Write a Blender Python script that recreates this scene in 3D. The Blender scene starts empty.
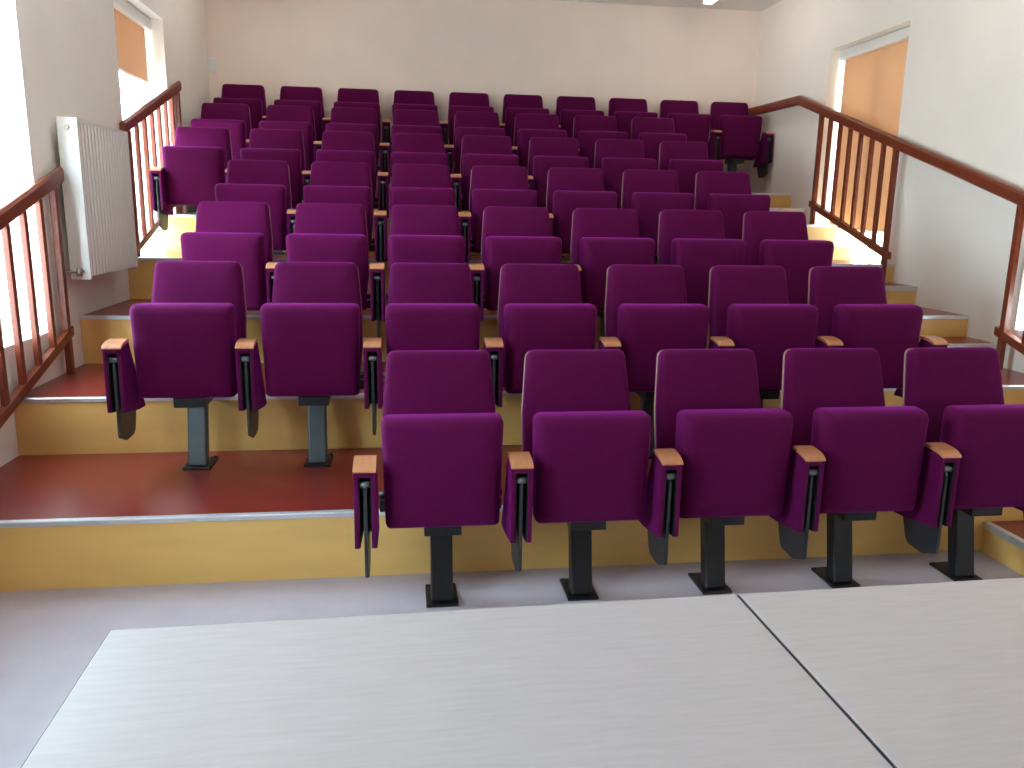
import bpy, bmesh, math, random
from mathutils import Vector, Matrix

random.seed(4)
sc = bpy.context.scene
COL = sc.collection
PI = math.pi

# ------------------------------------------------------------------ room measures (metres)
LW, RW, BW, FW = -1.76, 3.57, 8.25, -3.0      # left, right, back, front wall faces
CEIL = 3.39
WT = 0.30                                      # wall thickness
H = 0.2678                                     # rise of a tier
DP = 0.8568                                    # depth of a tier
YN = 2.9925                                    # riser of the first tier
PITCH = 0.52                                   # seat spacing
X0 = -0.9097                                   # first seat centre of the second row
AISLE = 2.47
HALF = 0.30                                    # going of a half step
SLOPE = H / DP

# ------------------------------------------------------------------ materials
def srgb(r, g, b):
    def f(c):
        c /= 255.0
        return c / 12.92 if c <= 0.04045 else ((c + 0.055) / 1.055) ** 2.4
    return (f(r), f(g), f(b), 1.0)

def mat(name, col, rough=0.6, metal=0.0, var=0.0, scale=20.0, stretch=(1, 1, 1), bump=0.0, bscale=200.0,
        sheen=0.0, sheen_tint=None, spec=0.5, coat=0.0, col2=None):
    m = bpy.data.materials.new(name)
    m.use_nodes = True
    nt = m.node_tree
    b = nt.nodes['Principled BSDF']
    b.inputs['Base Color'].default_value = col
    b.inputs['Roughness'].default_value = rough
    b.inputs['Metallic'].default_value = metal
    b.inputs['Specular IOR Level'].default_value = spec
    if coat:
        b.inputs['Coat Weight'].default_value = coat
        b.inputs['Coat Roughness'].default_value = 0.15
    if sheen:
        b.inputs['Sheen Weight'].default_value = sheen
        b.inputs['Sheen Roughness'].default_value = 0.35
        b.inputs['Sheen Tint'].default_value = sheen_tint or (1, 1, 1, 1)
    tc = nt.nodes.new('ShaderNodeTexCoord')
    mp = nt.nodes.new('ShaderNodeMapping')
    mp.inputs['Scale'].default_value = stretch
    nt.links.new(tc.outputs['Object'], mp.inputs['Vector'])
    if var or col2:
        n = nt.nodes.new('ShaderNodeTexNoise')
        n.inputs['Scale'].default_value = scale
        n.inputs['Detail'].default_value = 6
        nt.links.new(mp.outputs['Vector'], n.inputs['Vector'])
        r = nt.nodes.new('ShaderNodeValToRGB')
        if col2 is None:
            c1 = tuple(c * (1 - var) for c in col[:3]) + (1,)
            c2 = tuple(min(1, c * (1 + var)) for c in col[:3]) + (1,)
        else:
            c1, c2 = col, col2
        r.color_ramp.elements[0].position = 0.3
        r.color_ramp.elements[1].position = 0.7
        r.color_ramp.elements[0].color = c1
        r.color_ramp.elements[1].color = c2
        nt.links.new(n.outputs['Fac'], r.inputs['Fac'])
        nt.links.new(r.outputs['Color'], b.inputs['Base Color'])
    if bump:
        n2 = nt.nodes.new('ShaderNodeTexNoise')
        n2.inputs['Scale'].default_value = bscale
        n2.inputs['Detail'].default_value = 3
        nt.links.new(mp.outputs['Vector'], n2.inputs['Vector'])
        bp = nt.nodes.new('ShaderNodeBump')
        bp.inputs['Strength'].default_value = bump
        bp.inputs['Distance'].default_value = 0.002
        nt.links.new(n2.outputs['Fac'], bp.inputs['Height'])
        nt.links.new(bp.outputs['Normal'], b.inputs['Normal'])
    return m

M = {}
M['plaster'] = mat('plaster', srgb(246, 240, 231), 0.9, var=0.02, scale=3, bump=0.25, bscale=90)
M['plaster_back'] = mat('plaster_back', srgb(250, 234, 222), 0.9, var=0.02, scale=3, bump=0.25, bscale=90)
M['ceiling'] = mat('ceiling_paint', srgb(242, 238, 232), 0.92, var=0.015, scale=4)
M['lino'] = mat('grey_lino', srgb(178, 166, 174), 0.45, var=0.05, scale=9, bump=0.05, bscale=300)
M['tread'] = mat('red_lino', srgb(120, 36, 30), 0.28, var=0.05, scale=120, spec=0.5)
M['riser'] = mat('yellow_board', srgb(226, 180, 104), 0.42, var=0.07, scale=5, stretch=(0.35, 1, 2))
M['nosing'] = mat('aluminium_nosing', srgb(205, 205, 208), 0.35, metal=0.55, var=0.03, scale=30)
M['fabric'] = mat('purple_fabric', srgb(84, 2, 60), 0.88, var=0.10, scale=160, bump=0.35, bscale=700,
                  sheen=0.5, sheen_tint=srgb(205, 40, 205), spec=0.15)
M['ply'] = mat('beech_shell', srgb(156, 110, 96), 0.4, var=0.08, scale=12, stretch=(6, 6, 1))
M['cap'] = mat('beech_cap', srgb(192, 126, 86), 0.33, var=0.08, scale=10, stretch=(8, 1, 1))
M['black'] = mat('black_steel', srgb(15, 16, 21), 0.36, metal=0.0, var=0.1, scale=40)
M['leg_daylit'] = mat('daylit_black_steel', srgb(80, 90, 96), 0.35, metal=0.4, var=0.05, scale=40)  # black leg steel with window light put into its colour
M['slot'] = mat('black_lining', srgb(14, 14, 20), 0.6, var=0.1, scale=40)
M['tablet'] = mat('graphite_laminate', srgb(46, 46, 52), 0.4, var=0.08, scale=40)
M['pivot'] = mat('grey_pivot', srgb(120, 122, 128), 0.4, metal=0.5, var=0.05, scale=30)
M['rail'] = mat('mahogany', srgb(118, 50, 26), 0.38, var=0.16, scale=7, stretch=(6, 0.7, 6))
M['radiator'] = mat('radiator_enamel', srgb(232, 230, 226), 0.35, var=0.01, scale=10)
M['white'] = mat('white_paint', srgb(238, 238, 236), 0.4, var=0.01, scale=10)
M['brass'] = mat('valve_metal', srgb(150, 140, 125), 0.35, metal=0.8, var=0.05, scale=30)
M['table'] = mat('pale_maple', srgb(182, 172, 172), 0.36, scale=9, stretch=(1.2, 12, 12), col2=srgb(190, 181, 182))
M['edge'] = mat('grey_edge', srgb(96, 94, 96), 0.5, var=0.05, scale=30)
M['grey_steel'] = mat('grey_steel', srgb(120, 122, 126), 0.4, metal=0.4, var=0.05, scale=30)

def blind_mat(name, col):
    m = bpy.data.materials.new(name); m.use_nodes = True
    nt = m.node_tree; nt.nodes.clear()
    out = nt.nodes.new('ShaderNodeOutputMaterial')
    mix = nt.nodes.new('ShaderNodeMixShader'); mix.inputs[0].default_value = 0.25
    d = nt.nodes.new('ShaderNodeBsdfDiffuse'); t = nt.nodes.new('ShaderNodeBsdfTranslucent')
    tc = nt.nodes.new('ShaderNodeTexCoord'); n = nt.nodes.new('ShaderNodeTexNoise')
    n.inputs['Scale'].default_value = 260
    r = nt.nodes.new('ShaderNodeValToRGB')
    r.color_ramp.elements[0].color = tuple(c * 0.93 for c in col[:3]) + (1,)
    r.color_ramp.elements[1].color = tuple(min(1, c * 1.07) for c in col[:3]) + (1,)
    nt.links.new(tc.outputs['Object'], n.inputs['Vector']); nt.links.new(n.outputs['Fac'], r.inputs['Fac'])
    nt.links.new(r.outputs['Color'], d.inputs['Color']); nt.links.new(r.outputs['Color'], t.inputs['Color'])
    nt.links.new(d.outputs[0], mix.inputs[1]); nt.links.new(t.outputs[0], mix.inputs[2])
    nt.links.new(mix.outputs[0], out.inputs[0])
    return m
M['blind'] = blind_mat('tan_blind_fabric', srgb(204, 170, 140))

def glass_mat():
    m = bpy.data.materials.new('window_glass'); m.use_nodes = True
    nt = m.node_tree; nt.nodes.clear()
    out = nt.nodes.new('ShaderNodeOutputMaterial')
    mix = nt.nodes.new('ShaderNodeMixShader')
    mix.inputs[0].default_value = 0.05
    t = nt.nodes.new('ShaderNodeBsdfTransparent'); t.inputs['Color'].default_value = (0.95, 0.98, 0.98, 1)
    g = nt.nodes.new('ShaderNodeBsdfGlossy'); g.inputs['Roughness'].default_value = 0.02
    nt.links.new(t.outputs[0], mix.inputs[1])
    nt.links.new(g.outputs[0], mix.inputs[2]); nt.links.new(mix.outputs[0], out.inputs[0])
    return m
M['glass'] = glass_mat()

def lamp_mat(strength, col):
    m = bpy.data.materials.new('fill_diffuser'); m.use_nodes = True
    b = m.node_tree.nodes['Principled BSDF']
    b.inputs['Base Color'].default_value = (0.8, 0.8, 0.78, 1)
    b.inputs['Emission Color'].default_value = col; b.inputs['Emission Strength'].default_value = strength
    return m
M['lamp'] = lamp_mat(4.6, (1.0, 0.91, 0.83, 1))  # added glow that lifts the brightness of the whole room

# ------------------------------------------------------------------ mesh helpers
def box(bm, x0, x1, y0, y1, z0, z1, mi=0):
    v = [bm.verts.new((x, y, z)) for x in (x0, x1) for y in (y0, y1) for z in (z0, z1)]
    fs = []
    for q in ((0, 1, 3, 2), (4, 6, 7, 5), (0, 4, 5, 1), (2, 3, 7, 6), (0, 2, 6, 4), (1, 5, 7, 3)):
        f = bm.faces.new([v[i] for i in q]); f.material_index = mi; fs.append(f)
    return fs

def prism_yz(bm, pts, x0, x1, mi=0):
    a = [bm.verts.new((x0, y, z)) for y, z in pts]
    b = [bm.verts.new((x1, y, z)) for y, z in pts]
    n = len(pts)
    fs = [bm.faces.new(a), bm.faces.new(b[::-1])]
    for i in range(n):
        j = (i + 1) % n
        fs.append(bm.faces.new((a[j], a[i], b[i], b[j])))
    for f in fs: f.material_index = mi
    return fs

def beam(bm, p, q, w, h, mi=0):
    """bar of rectangular section from p to q in a plane x = const, w along x, h across (vertical ends)."""
    (x, y0, z0), (_, y1, z1) = p, q
    prism_yz(bm, [(y0, z0 - h / 2), (y1, z1 - h / 2), (y1, z1 + h / 2), (y0, z0 + h / 2)], x - w / 2, x + w / 2, mi)

def cyl(bm, p, q, r, n=14, mi=0):
    p, q = Vector(p), Vector(q)
    d = (q - p).normalized()
    a = d.orthogonal().normalized(); b = d.cross(a)
    ra = [bm.verts.new(p + r * (math.cos(2 * PI * i / n) * a + math.sin(2 * PI * i / n) * b)) for i in range(n)]
    rb = [bm.verts.new(q + r * (math.cos(2 * PI * i / n) * a + math.sin(2 * PI * i / n) * b)) for i in range(n)]
    for i in range(n):
        j = (i + 1) % n
        f = bm.faces.new((ra[i], ra[j], rb[j], rb[i])); f.smooth = True; f.material_index = mi
    bm.faces.new(ra[::-1]).material_index = mi
    bm.faces.new(rb).material_index = mi

def rounded(pts, r, n=5):
    """round the corners of a convex polygon; r is one radius or one per corner"""
    out = []
    m = len(pts)
    rs = r if isinstance(r, (list, tuple)) else [r] * m
    for i in range(m):
        p = Vector(pts[i]); a = Vector(pts[i - 1]); b = Vector(pts[(i + 1) % m])
        if rs[i] <= 0:
            out.append(tuple(p)); continue
        u = (a - p).normalized(); v = (b - p).normalized()
        k = rs[i] / math.tan(u.angle(v) / 2)
        s, e = p + u * k, p + v * k
        for t in range(n + 1):
            f = t / n
            out.append(tuple((1 - f) ** 2 * s + 2 * f * (1 - f) * p + f * f * e))
    return out

def cushion(bm, outline, profile, mtx, mi=0):
    """closed soft slab: outline in (u, v), profile a list of (inset, w) from back to front"""
    us = [p[0] for p in outline]; vs = [p[1] for p in outline]
    cu, cv = (min(us) + max(us)) / 2, (min(vs) + max(vs)) / 2
    hu, hv = (max(us) - min(us)) / 2, (max(vs) - min(vs)) / 2
    rings = []
    for ins, w in profile:
        su, sv = 1 - ins / hu, 1 - ins / hv
        rings.append([bm.verts.new(mtx @ Vector((cu + (u - cu) * su, cv + (v - cv) * sv, w))) for u, v in outline])
    n = len(outline)
    for a, b in zip(rings, rings[1:]):
        for i in range(n):
            j = (i + 1) % n
            f = bm.faces.new((a[i], a[j], b[j], b[i])); f.smooth = True; f.material_index = mi
    bm.faces.new(rings[0][::-1]).material_index = mi
    f = bm.faces.new(rings[-1]); f.smooth = True; f.material_index = mi

def obj(name, bm, mats, parent=None, bevel=0.0, seg=2):
    bmesh.ops.recalc_face_normals(bm, faces=bm.faces)
    me = bpy.data.meshes.new(name)
    bm.to_mesh(me); bm.free()
    for m in (mats if isinstance(mats, (list, tuple)) else [mats]):
        me.materials.append(M[m])
    o = bpy.data.objects.new(name, me)
    COL.objects.link(o)
    if parent: o.parent = parent
    if bevel:
        b = o.modifiers.new('bevel', 'BEVEL'); b.width = bevel; b.segments = seg
        b.limit_method = 'ANGLE'; b.angle_limit = math.radians(40)
    return o

def B(): return bmesh.new()

def thing(name, label, cat, loc=(0, 0, 0), group=None):
    o = bpy.data.objects.new(name, None); COL.objects.link(o)
    o.empty_display_size = 0.1
    o.location = loc
    o['label'] = label; o['category'] = cat
    if group: o['group'] = group
    return o

def struct(o, label, cat):
    o['kind'] = 'structure'; o['label'] = label; o['category'] = cat
    return o

# ------------------------------------------------------------------ shell
WINS = [(0.7, 1.8), (3.2, 4.3), (5.70, 6.80)]  # first pair is unseen, added to bring in more daylight
WZ0, WZ1 = 0.75, 2.77

def side_wall(name, x0, x1, label):
    bm = B()
    ys = [FW - WT] + [v for w in WINS for v in w] + [BW + WT]
    for i in range(0, len(ys), 2):
        box(bm, x0, x1, ys[i], ys[i + 1], -0.1, CEIL + 0.1)
    for a, b in WINS:
        box(bm, x0, x1, a, b, -0.1, WZ0)
        box(bm, x0, x1, a, b, WZ1, CEIL + 0.1)
    bmesh.ops.remove_doubles(bm, verts=bm.verts, dist=1e-5)
    return struct(obj(name, bm, 'plaster'), label, 'wall')

side_wall('wall_left', LW - WT, LW, 'cream plastered left wall with tall recessed windows')
side_wall('wall_right', RW, RW + WT, 'cream plastered right wall with tall recessed windows')
bm = B(); box(bm, LW, RW, BW, BW + WT, -0.1, CEIL + 0.1)
struct(obj('wall_back', bm, 'plaster_back'), 'plain cream back wall behind the last row of seats', 'wall')
bm = B(); box(bm, LW, RW, FW - WT, FW, -0.1, CEIL + 0.1)
struct(obj('wall_front', bm, 'plaster'), 'plain cream front wall facing the seats', 'wall')
bm = B(); box(bm, LW, RW, FW, BW, -0.1, 0.0)
struct(obj('floor', bm, 'lino'), 'grey lilac linoleum floor in front of the first row', 'floor')
bm = B(); box(bm, LW, RW, FW, BW, CEIL, CEIL + 0.1)
struct(obj('ceiling', bm, 'ceiling'), 'flat white painted ceiling', 'ceiling')

# tiers: a board riser, a red tread and a metal nosing each
ORD = ['first', 'second', 'third', 'fourth', 'fifth', 'sixth', 'seventh']
NZ = 0.018
def step(name, x0, x1, y0, y1, z0, z1, label, side=False):
    NZ = 0.028 if side else 0.018
    bm = B()
    box(bm, x0, x1, y0, y1, z0, z1 - 0.004, 0)
    s = x0 + (0.022 if side else 0)
    box(bm, s, x1, y0 + 0.022, y1, z1 - 0.004, z1, 1)
    o = struct(obj(name, bm, ['riser', 'tread']), label, 'step')
    bm = B()
    prism_yz(bm, [(y0 - 0.006, z1 - NZ), (y0, z1 - NZ), (y0, z1 - 0.0035), (y0 + 0.022, z1 - 0.0035), (y0 + 0.022, z1 + 0.0015), (y0 - 0.003, z1 + 0.0015), (y0 - 0.006, z1 - 0.002)],
             x0 - (0.006 if side else 0), x1)
    if side:
        box(bm, x0 - 0.006, x0, y0, y1, z1 - NZ, z1 + 0.0015)
        box(bm, x0, x0 + 0.022, y0 + 0.022, y1, z1 - 0.0035, z1 + 0.0015)
    obj('nosing', bm, 'nosing', o)
    return o
for k in range(1, 7):
    step('tier_step', LW, RW, YN + (k - 1) * DP, BW, (k - 1) * H, k * H,
         '%s wide seating tier from the front, yellow riser and red tread' % ORD[k - 1])
for k in range(1, 7):
    y1 = YN + (k - 1) * DP
    step('half_step', AISLE, RW, y1 - HALF, y1 - 0.007, (k - 1) * H, (k - 0.5) * H,
         '%s half step from the front in the aisle along the right wall' % ORD[k - 1], True)

# windows
def window(n, side, a, b):
    s = -1 if side == 'left' else 1
    xf = (LW if s < 0 else RW) + s * 0.20
    o = bpy.data.objects.new('window_%d' % n, None); COL.objects.link(o)
    o.location = (xf, (a + b) / 2, WZ0)
    struct(o, 'tall white framed window in the %s wall, %s' % (side, {3: 'added for daylight beside the tables', 0: 'beside the front rows', 1: 'nearest the back wall'}[3 if a < 1 else 0 if a < 4 else 1]), 'window')
    hw, ht = (b - a) / 2, WZ1 - WZ0
    t, d = 0.055, 0.07
    X0_, X1_ = (-d, 0) if s < 0 else (0, d)
    bm = B()
    box(bm, X0_, X1_, -hw, hw, 0, t); box(bm, X0_, X1_, -hw, hw, ht - t, ht)
    box(bm, X0_, X1_, -hw, -hw + t, t, ht - t); box(bm, X0_, X1_, hw - t, hw, t, ht - t)
    box(bm, X0_, X1_, -0.03, 0.03, t, ht - t)
    box(bm, X0_, X1_, -hw + t, -0.03, 1.42, 1.47); box(bm, X0_, X1_, 0.03, hw - t, 1.42, 1.47)
    obj('window_frame', bm, 'white', o, 0.006)
    xm = (X0_ + X1_) / 2
    bm = B()
    for u0, u1 in ((-hw + t, -0.03), (0.03, hw - t)):
        for w0, w1 in ((t, 1.42), (1.47, ht - t)):
            box(bm, xm - 0.003, xm + 0.003, u0, u1, w0, w1)
    obj('pane', bm, 'glass', o)
    bm = B()
    if s < 0: box(bm, 0.0, 0.20, -hw, hw, -0.025, 0.0)
    else: box(bm, -0.20, 0.0, -hw, hw, -0.025, 0.0)
    # sill sits flush in the bottom of the recess
    si = obj('window_sill', bm, 'white', o); si.location.z = 0.025
    # daylight portal just outside the opening
    ld = bpy.data.lights.new('window_daylight', 'AREA'); ld.shape = 'RECTANGLE'
    ld.size = ht; ld.size_y = b - a
    ld.cycles.is_portal = True
    lo = bpy.data.objects.new('window_daylight', ld); COL.objects.link(lo)
    lo.location = (xf + s * 0.095, (a + b) / 2, WZ0 + ht / 2)
    lo.rotation_euler = (0, s * PI / 2, 0)
n = 1
for side in ('left', 'right'):
    for a, b in WINS:
        window(n, side, a, b); n += 1

def roller_blind(side, a, b, zb, label):
    s = -1 if side == 'left' else 1
    x = (LW if s < 0 else RW) + s * 0.125
    t = thing('roller_blind', label, 'blind', (x, (a + b) / 2, WZ1), 'tan roller blinds in the window recesses')
    hw = (b - a) / 2 - 0.012
    bm = B(); box(bm, -0.0012, 0.0012, -hw + 0.015, hw - 0.015, zb - WZ1, -0.05)
    obj('blind_fabric', bm, 'blind', t)
    bm = B(); prism = [(-0.05, -0.075), (0.035, -0.075), (0.035, -0.003), (-0.05, -0.003)]
    v = [(u if s < 0 else -u, w) for u, w in rounded([(-0.045, -0.085), (0.045, -0.085), (0.045, -0.002), (-0.045, -0.002)], 0.02, 4)]
    ra = [bm.verts.new((u, -hw, w)) for u, w in v]; rb = [bm.verts.new((u, hw, w)) for u, w in v]
    for i in range(len(v)):
        j = (i + 1) % len(v); bm.faces.new((ra[i], ra[j], rb[j], rb[i]))
    bm.faces.new(ra); bm.faces.new(rb)
    obj('blind_cassette', bm, 'white', t)
    bm = B(); cyl(bm, (0, -hw + 0.012, zb - WZ1), (0, hw - 0.012, zb - WZ1), 0.011)
    obj('bottom_bar', bm, 'white', t)
    return t
roller_blind('left', *WINS[0], 2.25, 'tan roller blind half down, added to dim the added left window beside the tables')  # unseen blind, added to cut light on the table and floor
roller_blind('left', *WINS[2], 2.30, 'tan roller blind pulled partly down in far left window by the radiator')
roller_blind('left', *WINS[1], 2.55, 'tan roller blind rolled nearly up in near left window before the radiator')
roller_blind('right', *WINS[2], 1.30, 'tan roller blind pulled down in far right window behind the balusters')
roller_blind('right', *WINS[1], 0.95, 'tan roller blind pulled down in near right window at the photo edge')

roller_blind('right', *WINS[0], 0.95, 'tan roller blind pulled down, added to dim the added right window beside the tables')  # unseen blind, added to keep the front of the room dimmer

# ------------------------------------------------------------------ railings
def nose(y): return H + (y - YN) * SLOPE       # line through the nosings
def floor_at(y, aisle):
    k = math.floor((y - YN) / DP) + 1
    z = k * H
    if aisle and (y > YN + k * DP - HALF): z += H / 2
    return max(z, 0) + 0.0015
RT, RB = 0.89, 0.10                           # top of handrail, top of lower rail, over the nosings
RHH, LRH = 0.078, 0.05

def panel(t, x, ya, yb, n, aisle, post_at=('a', 'b'), RT=RT, RB=RB, rw=0.0225):
    """lower rail, end posts and n balusters between ya and yb (thing at origin)"""
    bm = B(); beam(bm, (x, ya - 0.05, nose(ya - 0.05) + RB - LRH / 2), (x, yb + 0.05, nose(yb + 0.05) + RB - LRH / 2), 2 * rw, LRH)
    obj('lower_rail', bm, 'rail', t, 0.004)
    for w, y in (('a', ya), ('b', yb)):
        if w in post_at:
            # above the lower rail the post is slimmer than its foot
            top = nose(y) + RT - RHH + 0.004
            lo = nose(y) + RB - LRH / 2
            bm = B(); box(bm, x - 0.016, x + 0.016, y - 0.019, y + 0.019, lo, top)
            box(bm, x - 0.016, x + 0.016, y - 0.019, y + 0.019, floor_at(y - 0.02, aisle), lo)
            bmesh.ops.remove_doubles(bm, verts=bm.verts, dist=1e-5)
            obj('post', bm, 'rail', t, 0.003)
    for i in range(n):
        y = ya + (yb - ya) * (i + 1) / (n + 1)
        bm = B(); box(bm, x - 0.013, x + 0.013, y - 0.017, y + 0.017, nose(y) + RB - 0.006, nose(y) + RT - RHH + 0.004)
        obj('baluster', bm, 'rail', t, 0.003)

def handrail(t, x, pts, name='handrail', w=0.026):
    bm = B()
    lo = [(y, z - RHH) for y, z in pts]; hi = pts
    prof = [(-w, 0.012), (-w + 0.008, 0), (w - 0.008, 0), (w, 0.012), (w, RHH - 0.014), (w - 0.012, RHH), (-w + 0.012, RHH), (-w, RHH - 0.014)]
    rings = [[bm.verts.new((x + u, y, z - RHH + h)) for u, h in prof] for y, z in pts]
    for a, b in zip(rings, rings[1:]):
        for i in range(len(prof)):
            j = (i + 1) % len(prof); bm.faces.new((a[i], a[j], b[j], b[i]))
    bm.faces.new(rings[0]); bm.faces.new(rings[-1][::-1])
    return obj(name, bm, 'rail', t)

def rebase(t):
    for c in t.children: c.location = -t.location

XR, XL = 3.49, -1.722
RTL, RBL = 0.843, 0.055
top = lambda y: nose(y) + RT
topl = lambda y: nose(y) + RTL
t = thing('stair_railing', 'short wooden railing with balusters before the near left window', 'railing', (XL, 3.75, floor_at(3.75, False)), 'left railings')
handrail(t, XL, [(2.7, topl(2.7)), (4.525, topl(4.525))], w=0.018)
panel(t, XL, 2.80, 4.42, 8, False, RT=RTL, RB=RBL, rw=0.0175)
rebase(t)
t = thing('stair_railing', 'short wooden railing with balusters beyond the radiator at far left window', 'railing', (XL, 6.2, floor_at(6.2, False)), 'left railings')
handrail(t, XL, [(5.56, topl(5.56)), (7.0, topl(7.0))], w=0.018)
panel(t, XL, 5.66, 6.93, 6, False, RT=RTL, RB=RBL, rw=0.0175)
rebase(t)
t = thing('stair_railing', 'long wooden handrail with two baluster panels along the right wall', 'railing', (XR, 5.2, floor_at(5.2, True)))
ztop = top(7.11)
handrail(t, XR, [(2.35, top(2.35)), (7.11, top(7.11)), (BW, ztop + 0.015)])
panel(t, XR, 5.57, 6.69, 6, True)
panel(t, XR, 2.85, 4.29, 7, True)
rebase(t)

# ------------------------------------------------------------------ radiator
RX0, RX1, RY0, RY1, RZ0, RZ1 = -1.725, -1.624, 4.545, 5.335, 1.015, 1.835
t = thing('radiator', 'white ribbed panel radiator hung on the left wall between two railings', 'radiator', ((RX0 + RX1) / 2, (RY0 + RY1) / 2, RZ0))
L, D, HH = RY1 - RY0, (RX1 - RX0) / 2, RZ1 - RZ0
def ribbed(bm, xf, sgn):
    # vertical flutes across the panel
    n = 16; pts = []
    y = -L / 2 + 0.012; w = (L - 0.024) / n
    for i in range(n):
        pts += [(y + 0.14 * w, 0), (y + 0.34 * w, 0.010), (y + 0.66 * w, 0.010), (y + 0.86 * w, 0)]
        y += w
    pts = [(-L / 2 + 0.012, 0)] + pts + [(L / 2 - 0.012, 0)]
    lo = [bm.verts.new((xf + sgn * (d - 0.009), yy, 0.02)) for yy, d in pts]
    hi = [bm.verts.new((xf + sgn * (d - 0.009), yy, HH - 0.02)) for yy, d in pts]
    bl = [bm.verts.new((xf - sgn * 0.022, yy, 0.02)) for yy, d in pts]
    bh = [bm.verts.new((xf - sgn * 0.022, yy, HH - 0.02)) for yy, d in pts]
    for i in range(len(pts) - 1):
        bm.faces.new((lo[i], lo[i + 1], hi[i + 1], hi[i]))
        bm.faces.new((bl[i], bh[i], bh[i + 1], bl[i + 1]))
        bm.faces.new((lo[i], bl[i], bl[i + 1], lo[i + 1]))
        bm.faces.new((hi[i], hi[i + 1], bh[i + 1], bh[i]))
    bm.faces.new((lo[0], hi[0], bh[0], bl[0])); bm.faces.new((lo[-1], bl[-1], bh[-1], hi[-1]))
bm = B(); ribbed(bm, D - 0.001, 1); obj('ribbed_panel', bm, 'radiator', t)
bm = B(); ribbed(bm, -D + 0.002, -1); obj('ribbed_panel', bm, 'radiator', t)
for s in (-1, 1):
    bm = B(); y = s * L / 2
    box(bm, -D, D, min(y, y - s * 0.014), max(y, y - s * 0.014), 0.0, HH)
    obj('end_panel', bm, 'radiator', t, 0.004)
bm = B()
for i in range(20):
    yy = -L / 2 + 0.03 + i * (L - 0.06) / 19
    box(bm, -D + 0.008, D - 0.008, yy - 0.006, yy + 0.006, HH - 0.012, HH - 0.004)
box(bm, -D + 0.004, -D + 0.014, -L / 2 + 0.014, L / 2 - 0.014, HH - 0.022, HH - 0.002)
box(bm, D - 0.014, D - 0.004, -L / 2 + 0.014, L / 2 - 0.014, HH - 0.022, HH - 0.002)
obj('top_grille', bm, 'radiator', t)
bm = B(); cyl(bm, (0.0, -L / 2 - 0.012, HH - 0.05), (0.0, -L / 2 + 0.01, HH - 0.05), 0.012); cyl(bm, (0.0, -L / 2 - 0.018, HH - 0.05), (0.0, -L / 2 - 0.012, HH - 0.05), 0.006)
obj('air_vent', bm, 'brass', t)
bm = B(); cyl(bm, (0.01, -L / 2 - 0.045, 0.045), (0.01, -L / 2 + 0.01, 0.045), 0.011); cyl(bm, (0.01, -L / 2 - 0.04, 0.025), (0.01, -L / 2 - 0.04, 0.065), 0.014)
cyl(bm, (0.01, -L / 2 - 0.04, 0.045), (LW - t.location.x, -L / 2 - 0.04, 0.045), 0.008)
cyl(bm, (LW - t.location.x + 0.006, -L / 2 - 0.04, 0.045), (LW - t.location.x, -L / 2 - 0.04, 0.045), 0.02)
obj('valve', bm, 'brass', t)
bm = B()
for yy in (-0.25, 0.25):
    for zz in (0.12, HH - 0.12):
        box(bm, LW - t.location.x, -D + 0.012, yy - 0.015, yy + 0.015, zz - 0.03, zz + 0.03)
obj('wall_bracket', bm, 'white', t)

# ------------------------------------------------------------------ switch and ceiling battens
t = thing('light_switch', 'small white switch plate on the back wall near the left corner', 'switch', (-1.718, BW, 2.68))
bm = B(); box(bm, -0.038, 0.038, -0.012, 0, -0.062, 0.062); obj('switch_plate', bm, 'white', t, 0.005)
bm = B(); box(bm, -0.022, 0.022, -0.018, -0.008, -0.035, 0.035); obj('rocker', bm, 'white', t, 0.003)

def fill_batten(x, y, label):
    t = thing('fill_batten', label, 'light', (x, y, CEIL), 'white batten lights on the ceiling')
    bm = B(); prism_yz(bm, [(-0.6, -0.03), (0.6, -0.03), (0.6, 0), (-0.6, 0)], -0.05, 0.05); obj('light_housing', bm, 'white', t, 0.004)
    bm = B()
    v = rounded([(-0.045, -0.03), (-0.035, -0.075), (0.035, -0.075), (0.045, -0.03)], [0, 0.02, 0.02, 0], 4)
    ra = [bm.verts.new((u, -0.58, w)) for u, w in v]; rb = [bm.verts.new((u, 0.58, w)) for u, w in v]
    for i in range(len(v)):
        j = (i + 1) % len(v); bm.faces.new((ra[i], ra[j], rb[j], rb[i]))
    bm.faces.new(ra); bm.faces.new(rb)
    obj('diffuser', bm, 'lamp', t)
    for s in (-1, 1):
        bm = B(); box(bm, -0.047, 0.047, s * 0.59 - 0.012, s * 0.59 + 0.012, -0.078, -0.026); obj('end_cap', bm, 'white', t, 0.004)
for x, side in ((2.84, 'right'), (-1.05, 'left')):  # only the back right batten is in view; the rest are added fill
    for y, where in ((7.2, 'near the back wall'), (4.4, 'over the middle rows'), (1.4, 'over the tables')):
        fill_batten(x, y, 'white ceiling batten lit as added fill, %s, %s side' % (where, side))

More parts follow.
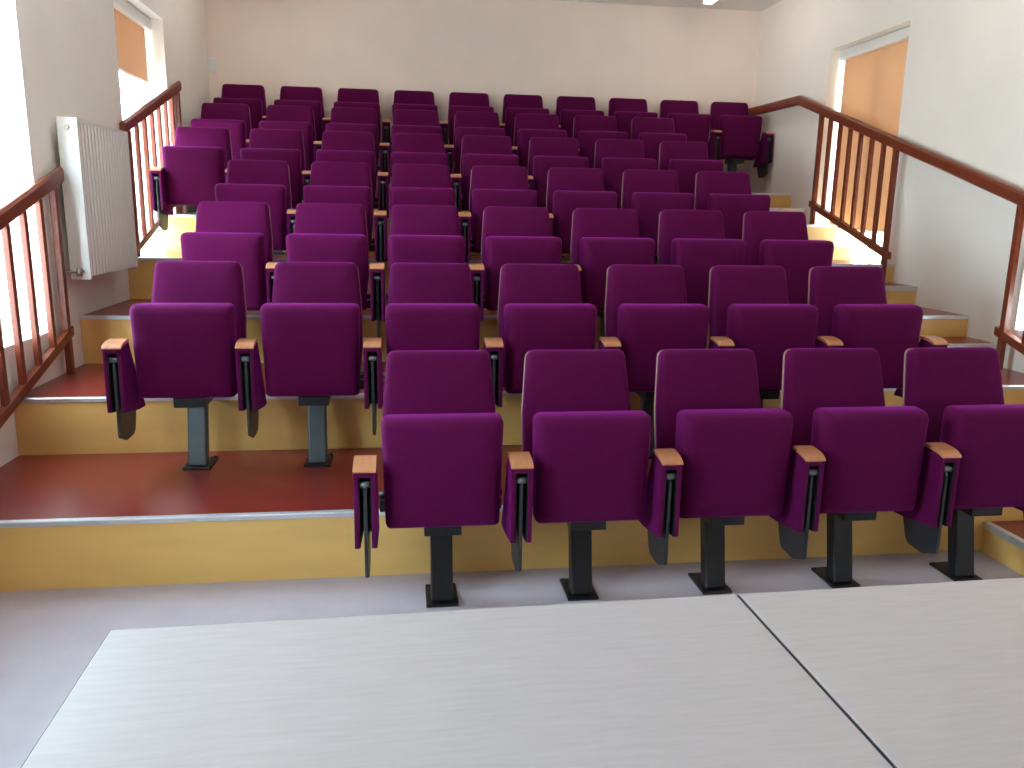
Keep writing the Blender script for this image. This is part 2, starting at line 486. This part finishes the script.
# ------------------------------------------------------------------ tables
def table(x0, x1, label):
    y1, dep, z = 1.25, 0.70, 0.75
    t = thing('lecture_table', label, 'table', ((x0 + x1) / 2, y1 - dep / 2, 0), 'pale tables in front of the seats')
    w = (x1 - x0) / 2; d = dep / 2
    bm = B(); box(bm, -w, w, -d, d, z - 0.025, z); o = obj('tabletop', bm, 'table', t, 0.0015)
    bm = B()
    e = 0.0012
    box(bm, -w - e, -w, -d, d, z - 0.025, z - 0.001); box(bm, w, w + e, -d, d, z - 0.025, z - 0.001)
    box(bm, -w, w, -d - e, -d, z - 0.025, z - 0.001); box(bm, -w, w, d, d + e, z - 0.025, z - 0.001)
    obj('edge_band', bm, 'edge', t)
    bm = B()
    for s in (-1, 1):
        box(bm, -w + 0.06, w - 0.06, s * (d - 0.06) - 0.012, s * (d - 0.06) + 0.012, z - 0.065, z - 0.025)
        box(bm, s * (w - 0.06) - 0.012, s * (w - 0.06) + 0.012, -d + 0.048, d - 0.048, z - 0.065, z - 0.025)
    obj('table_frame', bm, 'grey_steel', t)
    for sx in (-1, 1):
        for sy in (-1, 1):
            bm = B(); cyl(bm, (sx * (w - 0.06), sy * (d - 0.06), 0), (sx * (w - 0.06), sy * (d - 0.06), z - 0.025), 0.02)
            obj('leg', bm, 'grey_steel', t)
    t.rotation_euler = (0, 0, math.radians(1.1))
    return t
table(-0.455, 0.584, 'pale wood table in the foreground with its left end free, left of the seam')
t2 = table(0.590, 1.630, 'pale wood table right of the dark seam, running out of the photo')
t2.location.y += 0.0200

# ------------------------------------------------------------------ the seat (built once at its own origin; y = 0 is the row line)
SY = 2.72                                      # seat origin lies this far from the row's tier line origin
def slot_profile(): pass
def arm(t, x):
    """armrest box with a wooden cap, a slot and a stowed writing tablet; y relative to the seat origin"""
    a = 2.56 - SY
    side = [(a, 0.30), (a, 0.563), (a + 0.02, 0.570), (a + 0.06, 0.576), (a + 0.10, 0.578), (a + 0.26, 0.268), (a + 0.18, 0.272)]
    hw = 0.0368
    bm = B()
    for s in (-1, 1):
        u0, u1 = sorted((s * hw, s * 0.0215))
        prism_yz(bm, side, x + u0, x + u1)
    prism_yz(bm, [(a + 0.075, 0.573), (a + 0.10, 0.577), (a + 0.26, 0.268), (a + 0.228, 0.270)], x - 0.022, x + 0.022)
    prism_yz(bm, [(a, 0.546), (a + 0.08, 0.55), (a + 0.095, 0.577), (a + 0.06, 0.575), (a + 0.02, 0.569), (a, 0.562)], x - 0.022, x + 0.022)
    o = obj('armrest', bm, 'fabric', t, 0.003)
    bm = B()
    base = [(a - 0.004, 0.564), (a + 0.02, 0.571), (a + 0.06, 0.577), (a + 0.104, 0.579)]
    topc = [(a - 0.004, 0.570), (a + 0.006, 0.577), (a + 0.020, 0.584), (a + 0.040, 0.589), (a + 0.07, 0.592), (a + 0.104, 0.593)]
    prism_yz(bm, base + topc[::-1], x - 0.0378, x + 0.0378)
    obj('armrest_cap', bm, 'cap', o, 0.002)
    bm = B()
    for s in (-1, 1):
        u0, u1 = sorted((s * 0.0213, s * 0.0185))
        prism_yz(bm, [(a + 0.004, 0.30), (a + 0.004, 0.545), (a + 0.08, 0.549), (a + 0.22, 0.275)], x + u0, x + u1)
    prism_yz(bm, [(a + 0.078, 0.547), (a + 0.080, 0.568), (a + 0.228, 0.272), (a + 0.220, 0.272)], x - 0.0175, x + 0.0175)
    obj('slot_lining', bm, 'slot', o)
    bm = B()
    pr = rounded([(a + 0.008, 0.192), (a + 0.085, 0.160), (a + 0.19, 0.163), (a + 0.226, 0.26), (a + 0.21, 0.31), (a + 0.085, 0.51), (a + 0.012, 0.51)], [0.012, 0.03, 0.045, 0.02, 0.02, 0.02, 0.02], 6)
    prism_yz(bm, pr, x - 0.006, x + 0.006)
    obj('writing_tablet', bm, 'tablet', o, 0.002)
    bm = B(); cyl(bm, (x - 0.017, a + 0.020, 0.518), (x + 0.017, a + 0.020, 0.518), 0.012)
    obj('tablet_pivot', bm, 'pivot', o)
    return o

def make_seat(shift=0.0):
    t = thing('theatre_seat', '', 'seat')
    # backrest: a reclined cushion on a beech shell
    tilt = math.radians(15)
    y0, z0 = 2.873 - SY, 0.385
    cs, sn = math.cos(tilt), math.sin(tilt)
    # u = x, v = up the slope, w = toward the sitter (-y)
    mtx = Matrix(((1, 0, 0, 0), (0, sn, -cs, y0), (0, cs, sn, z0), (0, 0, 0, 1)))
    Lb = (0.888 - z0) / cs
    ol = rounded([(-0.200, 0), (0.200, 0), (0.214, 0.12), (0.214, Lb * 0.56), (0.194, Lb), (-0.194, Lb), (-0.214, Lb * 0.56), (-0.214, 0.12)],
                 [0.03, 0.03, 0.03, 0.08, 0.035, 0.035, 0.08, 0.03], 6)
    bm = B(); cushion(bm, ol, [(0.004, 0.0), (0.001, 0.006), (0.0, 0.030), (0.004, 0.044), (0.012, 0.054), (0.026, 0.060), (0.09, 0.064), (0.16, 0.066)], mtx)
    back = obj('backrest', bm, 'fabric', t)
    bm = B(); cushion(bm, ol, [(0.0, -0.0075), (-0.001, -0.006), (-0.001, -0.002), (0.0, -0.0005)], mtx)
    obj('back_shell', bm, 'ply', back)
    # folded seat: a thick cushion standing on edge
    lean = math.radians(1)
    cs, sn = math.cos(lean), math.sin(lean)
    yb, zb = 2.722 - SY, 0.333
    mtx2 = Matrix(((1, 0, 0, 0), (0, -sn, -cs, yb), (0, cs, -sn, zb), (0, 0, 0, 1)))
    Ls = 0.391
    ol2 = rounded([(-0.197, 0), (0.197, 0), (0.207, Ls), (-0.207, Ls)], [0.02, 0.02, 0.03, 0.03], 6)
    bm = B(); cushion(bm, ol2, [(0.012, 0.0), (0.003, 0.004), (0.0, 0.014), (0.0, 0.060), (0.003, 0.078), (0.009, 0.092), (0.018, 0.102), (0.032, 0.109), (0.08, 0.113), (0.16, 0.1145)], mtx2)
    pad = obj('seat_pad', bm, 'fabric', t)
    for s in (-1, 1):
        bm = B(); cyl(bm, (s * 0.185, 2.80 - SY, 0.40), (s * 0.2205, 2.80 - SY, 0.40), 0.016)
        obj('hinge', bm, 'black', t)
    # bracket, leaning leg and base plate
    bm = B(); box(bm, -0.2205, 0.2205, 2.80 - SY, 2.835 - SY, 0.335, 0.375); box(bm, -0.065, 0.065, 2.665 - SY, 2.84 - SY, 0.292, 0.334)
    obj('seat_bracket', bm, 'black', t, 0.003)
    bm = B()
    prism_yz(bm, [(2.728 - SY, 0.010), (2.788 - SY, 0.010), (2.852 - SY, 0.330), (2.792 - SY, 0.330)], -0.040, 0.040)
    leg = obj('leg', bm, 'black', t, 0.008, 3)
    bm = B(); box(bm, -0.058, 0.058, 2.706 - SY, 2.876 - SY, 0.0, 0.011)
    for sx in (-1, 1):
        cyl(bm, (sx * 0.048, 2.862 - SY, 0.009), (sx * 0.048, 2.862 - SY, 0.016), 0.007, 8)
    obj('base_plate', bm, 'black', leg, 0.002)
    arm(t, -PITCH / 2 + shift)
    return t

proto = make_seat()
extra = make_seat()                            # end seat: has an armrest on both sides
arm(extra, PITCH / 2)
first = make_seat(0.026)                       # first seat by the left wall: its armrest is set a little closer

def dup(root):
    r = root.copy(); COL.objects.link(r)
    for ch in list(root.children):
        c = ch.copy(); COL.objects.link(c); c.parent = r
        for g in list(ch.children):
            d = g.copy(); COL.objects.link(d); d.parent = c
    return r

ROWS = [(1, 2, 5), (2, 0, 7), (3, 0, 7), (4, 0, 7), (5, -1, 8), (6, -1, 8), (7, -1, 10)]
ROWN = ['front row', 'second row from the front', 'third row from the front', 'fourth row from the front',
        'fifth row from the front', 'row second from the back', 'back row against the wall']
used = {'p': False, 'e': False, 'f': False}
for r, j0, n in ROWS:
    for i in range(n):
        k = 'e' if i == n - 1 else 'f' if i == 0 and r > 4 else 'p'
        src = {'e': extra, 'f': first, 'p': proto}[k]
        if used[k]: s = dup(src)
        else: s = src; used[k] = True
        zf = (r - 1) * H + (0.0 if r == 1 else 0.0)
        s.location = (X0 + PITCH * (j0 + i), SY + (r - 1) * DP, zf)
        for c in s.children:                   # the backs behind the front row are a little narrower
            if c.name.startswith('backrest'): c.scale.x = 0.975 if r == 1 else 0.95
            if c.name.startswith('seat_pad'): c.scale.z = 1.0 if r == 1 else 1.02
            if c.name.startswith('leg'):
                c.material_slots[0].link = 'OBJECT'; c.material_slots[0].material = M['black'] if r == 1 else M['leg_daylit']  # legs behind the front row get the daylight painted in as grey
        where = 'at the left end of the ' if i == 0 else 'at the right end of the ' if i == n - 1 else '%s from the left in the ' % ORD[i] if i < 5 else '%s from the right in the ' % ORD[n - 1 - i]
        s['label'] = 'purple tip-up seat ' + where + ROWN[r - 1]
        s['category'] = 'seat'
        s['group'] = 'purple tip-up seats in tiered rows'

# ------------------------------------------------------------------ daylight
w = bpy.data.worlds.new('sky'); sc.world = w
w.use_nodes = True
nt = w.node_tree; nt.nodes.clear()
out = nt.nodes.new('ShaderNodeOutputWorld'); bg = nt.nodes.new('ShaderNodeBackground')
tc = nt.nodes.new('ShaderNodeTexCoord'); sep = nt.nodes.new('ShaderNodeSeparateXYZ')
ramp = nt.nodes.new('ShaderNodeValToRGB'); mr = nt.nodes.new('ShaderNodeMapRange')
mr.inputs['From Min'].default_value = -0.15; mr.inputs['From Max'].default_value = 0.6
ramp.color_ramp.elements[0].color = (0.62, 0.68, 0.70, 1)
ramp.color_ramp.elements[1].color = (0.58, 0.82, 1.0, 1)
e = ramp.color_ramp.elements.new(0.2); e.color = (0.72, 0.80, 0.82, 1)
e = ramp.color_ramp.elements.new(0.3); e.color = (0.72, 0.90, 1.0, 1)
nt.links.new(tc.outputs['Generated'], sep.inputs[0]); nt.links.new(sep.outputs['Z'], mr.inputs['Value'])
nt.links.new(mr.outputs[0], ramp.inputs[0]); nt.links.new(ramp.outputs[0], bg.inputs['Color'])
bg.inputs['Strength'].default_value = 14.0
nt.links.new(bg.outputs[0], out.inputs[0])

sd = bpy.data.lights.new('sun', 'SUN'); sd.energy = 4.0; sd.angle = math.radians(8); sd.color = (1.0, 0.90, 0.78)
so = bpy.data.objects.new('sun', sd); COL.objects.link(so)
dirv = Vector((-1.0, 0.25, -0.85)).normalized()
so.rotation_euler = dirv.to_track_quat('-Z', 'Y').to_euler()
so.location = (8, 2, 7)

# ------------------------------------------------------------------ camera
yaw, pitch, roll, f = 0.1359, 0.2099, 0.0170, 810.5
fw = Vector((math.sin(yaw) * math.cos(pitch), math.cos(yaw) * math.cos(pitch), -math.sin(pitch)))
rt = Vector((math.cos(yaw), -math.sin(yaw), 0)); up = rt.cross(fw)
r2 = math.cos(roll) * rt + math.sin(roll) * up
u2 = -math.sin(roll) * rt + math.cos(roll) * up
cd = bpy.data.cameras.new('camera'); co = bpy.data.objects.new('camera', cd); COL.objects.link(co)
co.matrix_world = Matrix(((r2.x, u2.x, -fw.x, 0), (r2.y, u2.y, -fw.y, 0), (r2.z, u2.z, -fw.z, 1.4053), (0, 0, 0, 1)))
cd.sensor_width = 36; cd.lens = f / 1024 * 36; cd.clip_start = 0.02
sc.camera = co

sc.view_settings.view_transform = 'Standard'
sc.view_settings.look = 'None'
sc.view_settings.gamma = 1.0
sc.view_settings.use_curve_mapping = False
sc.view_settings.exposure = 1.0
sc.cycles.max_bounces = 12
sc.cycles.diffuse_bounces = 6
sc.cycles.transparent_max_bounces = 12
